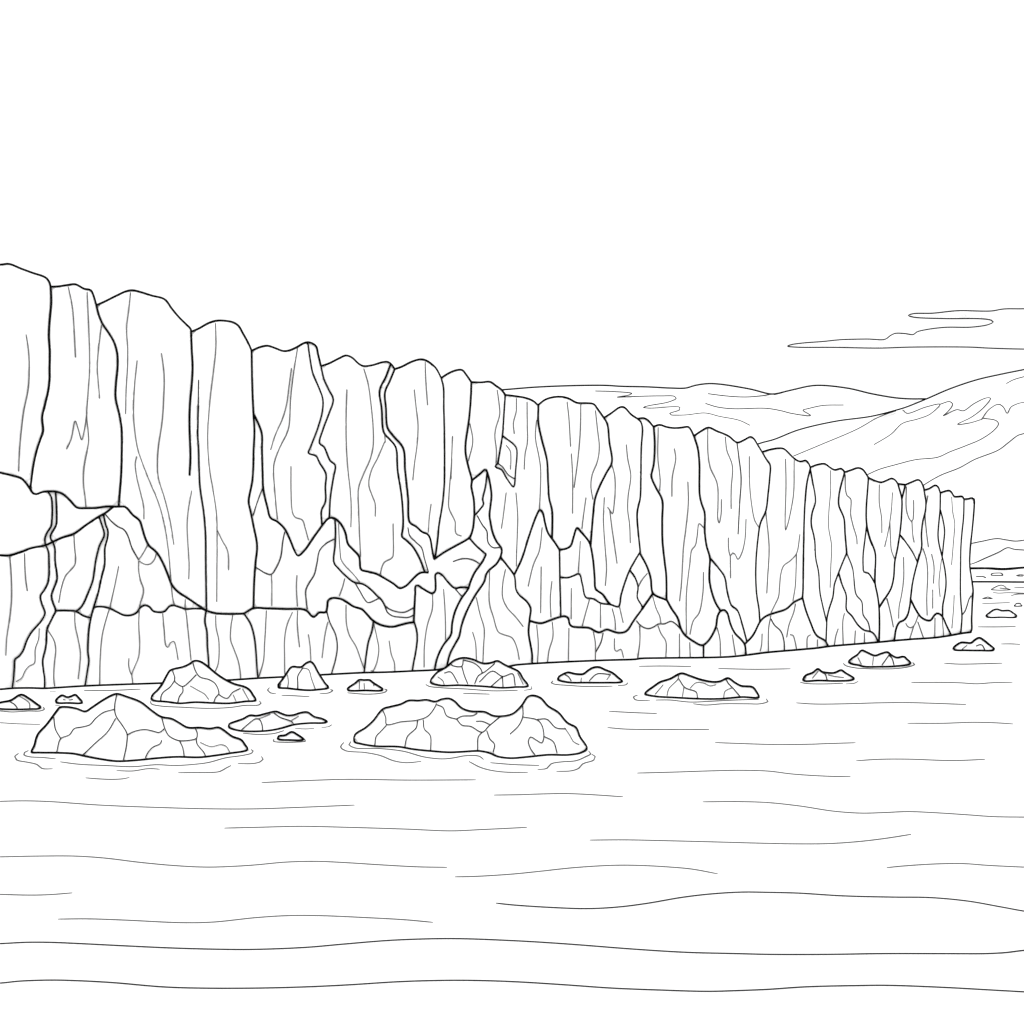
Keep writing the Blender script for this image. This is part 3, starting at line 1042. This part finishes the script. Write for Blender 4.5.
# ------------------------------------------------------------------ water with its ripples
mb = MB()
S = 45000
mb.add([(-S, -2000, 0), (S, -2000, 0), (S, S, 0), (-S, S, 0)], [(0, 1, 2, 3)], 0)
RIP = """
r e 145,770 125,780 122,792 150,802 220,806 285,813
r e 95,785 75,800 85,818 140,830 190,842 215,862 270,864
r e 308,828 400,840 560,848 680,853 800,843 900,847 1024,838 f 50,830 130,808 220,795 265,783 272,772 262,765
r e 597,873 680,875 760,863 818,866
r e 438,910 500,915 570,918 630,915 662,908
r e 912,884 1000,883 f 40,883 100,878 130,862 158,847
r f 193,837 270,837 308,828 323,815 315,800
1 e -100,625 0,628 80,633 205,637
r e 430,463 560,463 720,456
r e -60,565 5,568 60,573 150,568 205,568 228,558 222,548
1 e 255,470 285,470
1 e 283,538 305,541
r A 193,393 200,408 260,422 400,430 560,437 700,432 800,418 890,415 903,403 893,390
r f 355,448 345,460 360,475 390,480
r f 418,488 480,490 560,495
r f 612,480 660,475 680,462 668,458
r f 755,475 850,482 920,478 950,470 958,460 945,455
r f 220,682 300,688 380,683 430,668
1 f 487,657 540,660 585,657
1 f 622,652 660,648 675,638
r f 378,712 375,722 420,728 500,727 540,722 537,712
r s 42,400 35,412 60,425 150,427 250,438 330,460 400,468 440,465 500,455 550,458 565,470
r s 15,403 2,420 20,435 100,443 160,455 210,475 260,483 320,478
r s 508,478 550,500 590,512 650,520 740,521
r s 592,483 680,490 785,494
r s 778,510 815,505 830,488 870,480 930,475 970,458 988,448 980,437
r s 852,517 910,515 940,505 955,488 1000,472 1005,458 993,450
r s 338,175 350,182 400,188 500,193 600,200 700,198
1 s 725,198 755,192 755,183
r s 485,210 590,213
r j 425,925 415,935 430,942 520,950 600,955 730,953
r j 757,950 800,945 808,935
r y 310,220 293,228 300,238 360,243
r y 382,240 440,240 520,248 600,245 700,240 795,237
r y 533,255 580,260 650,255 750,255 800,255 832,245 825,235
r n 322,845 350,853 450,857 595,853
1 n 612,857 670,852 692,840
r n 597,725 610,738 680,755 760,760 p 100,697 200,695 290,682 325,668 312,655
1 t 900,608 1100,606
1 t 630,672 700,680 800,675 1020,680 1100,680
1 t 860,712 920,695 1020,692 1100,690
1 t 490,812 650,808 840,800
r p 728,428 850,428 970,426
r p 877,537 950,537 1000,540
r p 513,660 600,666 750,664 885,660
r p 303,784 500,783 620,786 720,792 820,785 950,782
r z 52,268 130,273 260,272 400,268 530,267 640,270 777,275
r z 527,355 680,355 800,351 900,353 978,358
r y 620,410 700,413 870,418 1024,416 z 150,443 305,438
r z 308,515 400,509 520,508 720,514 857,509
r y 195,285 290,290 388,294
r y 190,350 260,356 400,358 597,358
r y 315,105 420,104 525,106
r y 633,114 780,117 922,115
r v 22,58 200,50 370,45 600,48 880,47
r v 950,108 w 50,106 100,104 220,102 330,107 445,115
r u -100,135 0,133 100,131 200,134 400,148 650,158 850,163 1024,163 v 150,158 395,148
r u 897,240 v 0,237 180,233 370,237 600,244 780,251 900,246 1024,240 w 60,237
r u -100,357 0,355 150,352 300,352 420,360 560,377 700,390 830,396 950,392 v 0,387 120,376 240,373 340,377 500,387 650,395 765,397
r v 795,435 880,433 1024,424 w 100,414 250,398 400,389 500,389 620,395 720,404 823,423
r u -100,502 0,505 120,508 200,506 290,499
r u 232,604 350,603 500,608 720,618 850,616 1024,598 v 130,590 250,590 440,598 600,607 708,617
R v 960,540 w 0,547 150,557 300,562 420,556 540,541 680,517 800,503 920,496 1024,497 x 120,500 300,511 500,516 650,518 800,532 920,553 1024,572 1150,590
R u -200,705 0,702 100,697 200,697 300,701 500,711 700,720 900,725 1024,725 v 200,717 350,704 520,690 650,684 800,682 1024,690 w 200,702 500,725 700,737 900,742 1024,745 x 250,745 450,742 700,742 870,742 950,738 1024,729 1200,715
R u -200,870 0,860 80,852 200,848 300,850 450,858 650,875 800,880 1024,880 v 200,875 370,867 560,855 700,850 850,849 1024,854 w 200,866 400,880 600,888 780,893 900,890 1024,885 x 150,875 350,870 480,869 700,877 900,888 1024,895 1200,905
r w 500,20 650,16 800,11 900,9 1024,12 x 100,24 250,33 330,34
r w 762,135 900,134 1024,138 x 130,152 260,172 370,180 460,178 560,174 660,178 800,187 900,194 1024,196 1150,196
r w 310,288 450,287 600,290 800,295 1024,301 x 120,303 240,302 360,294 470,281 572,265
r x 475,398 560,390 680,383 780,382 880,389 1024,396 1150,400
"""
for w, p in parse(RIP):
    wid, mi = WID[w]
    p = smooth(p, 3.0)
    pts, rad = [], []
    n = len(p)
    for i, (x, y) in enumerate(p):
        Y = Ywater(y)
        r = wid / 2 * Y / F
        e = min(i, n - 1 - i)
        r *= min(1.0, 0.85 + 0.05 * e)      # a ripple thins out to its ends
        q = lie_on(x, y, P(x, y, Y), 0.9 * r)
        pts.append(q)
        rad.append(r)
    mb.tube(pts, rad, mi)
o = mb.build('water', [M_WATER, M_LINE, M_DARK, M_GREY])
tag(o, 'calm white water crossed by thin dark ripples', kind='structure')

# the flat frozen shore across the bay, a low sheet with a dark edge
mb = MB()
edge = smooth(parse("2 o -900,843 0,843 400,843 692,843 800,843 1024,845 1500,843 2300,846")[0][1], 4)
fr = [P(x, y, Ywater(y)) for x, y in edge]
vs, fs = [], []
for p in fr:
    k = 2570 / p.y
    vs += [Vector((p.x, p.y, -.5)), Vector((p.x, p.y, .35)), Vector((p.x * k, p.y * k, .35))]
for i in range(len(fr) - 1):
    a = i * 3
    fs += [(a, a + 3, a + 4, a + 1), (a + 1, a + 4, a + 5, a + 2)]
mb.add(vs, fs, 0)
mb.tube([lie_on(x, y, P(x, y, p.y + 50), 0.9) for (x, y), p in zip(edge, fr)], [1.9 / 2 * p.y / F for p in fr], 1)
for w, q in parse("""g t 410,468 505,468 535,482
g t 616,453 606,448 604,438 612,430 620,427 732,424 740,427 752,446 748,452 740,454 620,454
g t 925,455 975,445 1060,455
1 t 940,462 1010,463"""):
    q = smooth(q, 1.0)
    mb.tube([P(x, y, (CH - 1.0) * F / (y - HZ)) for x, y in q], [WID[w][0] * .5 * Ywater(y) / F for x, y in q], WID[w][1])
o = mb.build('shore', [M_SNOW, M_LINE, M_DARK, M_GREY])
tag(o, 'flat frozen shore across the bay with small flat ice marks', kind='structure')

# ------------------------------------------------------------------ cloud
st = parse("h q 1700,110 1400,90 1200,70 1024,77 940,78 890,86 750,85 650,95 570,97 550,104 570,111 700,117 850,118 890,124 898,131 880,141 810,152 700,153 620,163 585,172 570,183 540,179 495,178 475,188 455,202 380,201 270,204 200,211 120,217 70,224 55,230 90,234 250,235 430,238 560,234 800,234 880,238 1024,242 1300,240 1600,215 1750,160")
out = smooth(st[0][1], 2.2, closed=True)
D = 9500.0
pv, fs = region_mesh(out, [], 6.0, None)
oa = np.array(out)
dd = mind(np.array(pv), oa)
mb = MB()
fr = [P(x, y, D - 120 * (1 - math.exp(-d / 8))) for (x, y), d in zip(pv, dd)]
bk = [P(x, y, D + 10 + 260 * (1 - math.exp(-d / 8))) for (x, y), d in zip(pv, dd)]
n = len(fr)
cnt = {}
for f in fs:
    for i in range(3):
        k = (min(f[i], f[(i + 1) % 3]), max(f[i], f[(i + 1) % 3]))
        cnt[k] = cnt.get(k, 0) + 1
mb.add(fr + bk, fs + [tuple(v + n for v in f)[::-1] for f in fs] + [(a, b, b + n, a + n) for (a, b), q in cnt.items() if q == 1], 0)
mb.tube([P(x, y, D - 70) for x, y in out + [out[0]]], [1.4 / 2 * D / F] * (len(out) + 1), 1, taper=False)
o = mb.build('cloud', [M_CLOUD, M_LINE])
tag(o, 'thin streaky white cloud above the mountain', kind='structure')

# ------------------------------------------------------------------ light, sky, camera
w = bpy.data.worlds.new('World')
scene.world = w
w.use_nodes = True
bg = w.node_tree.nodes['Background']
bg.inputs['Color'].default_value = (1, 1, 1, 1)      # even white overcast
bg.inputs['Strength'].default_value = 1.0
sun = bpy.data.lights.new('sun', 'SUN')
sun.energy = 1.0
sun.angle = math.radians(25)
so = bpy.data.objects.new('sun', sun)
so.rotation_euler = (math.radians(42), math.radians(-8), 0)
col.objects.link(so)

cam = bpy.data.cameras.new('camera')
cam.lens = 36
cam.sensor_width = 36
cam.shift_y = (HZ - 512) / 1024
cam.clip_start = 0.5
cam.clip_end = 80000
co = bpy.data.objects.new('camera', cam)
co.location = (0, 0, CH)
co.rotation_euler = (math.radians(90), 0, 0)
col.objects.link(co)
scene.camera = co
scene.view_settings.view_transform = 'Standard'
scene.view_settings.look = 'None'
scene.view_settings.exposure = 0.25
scene.view_settings.gamma = 1
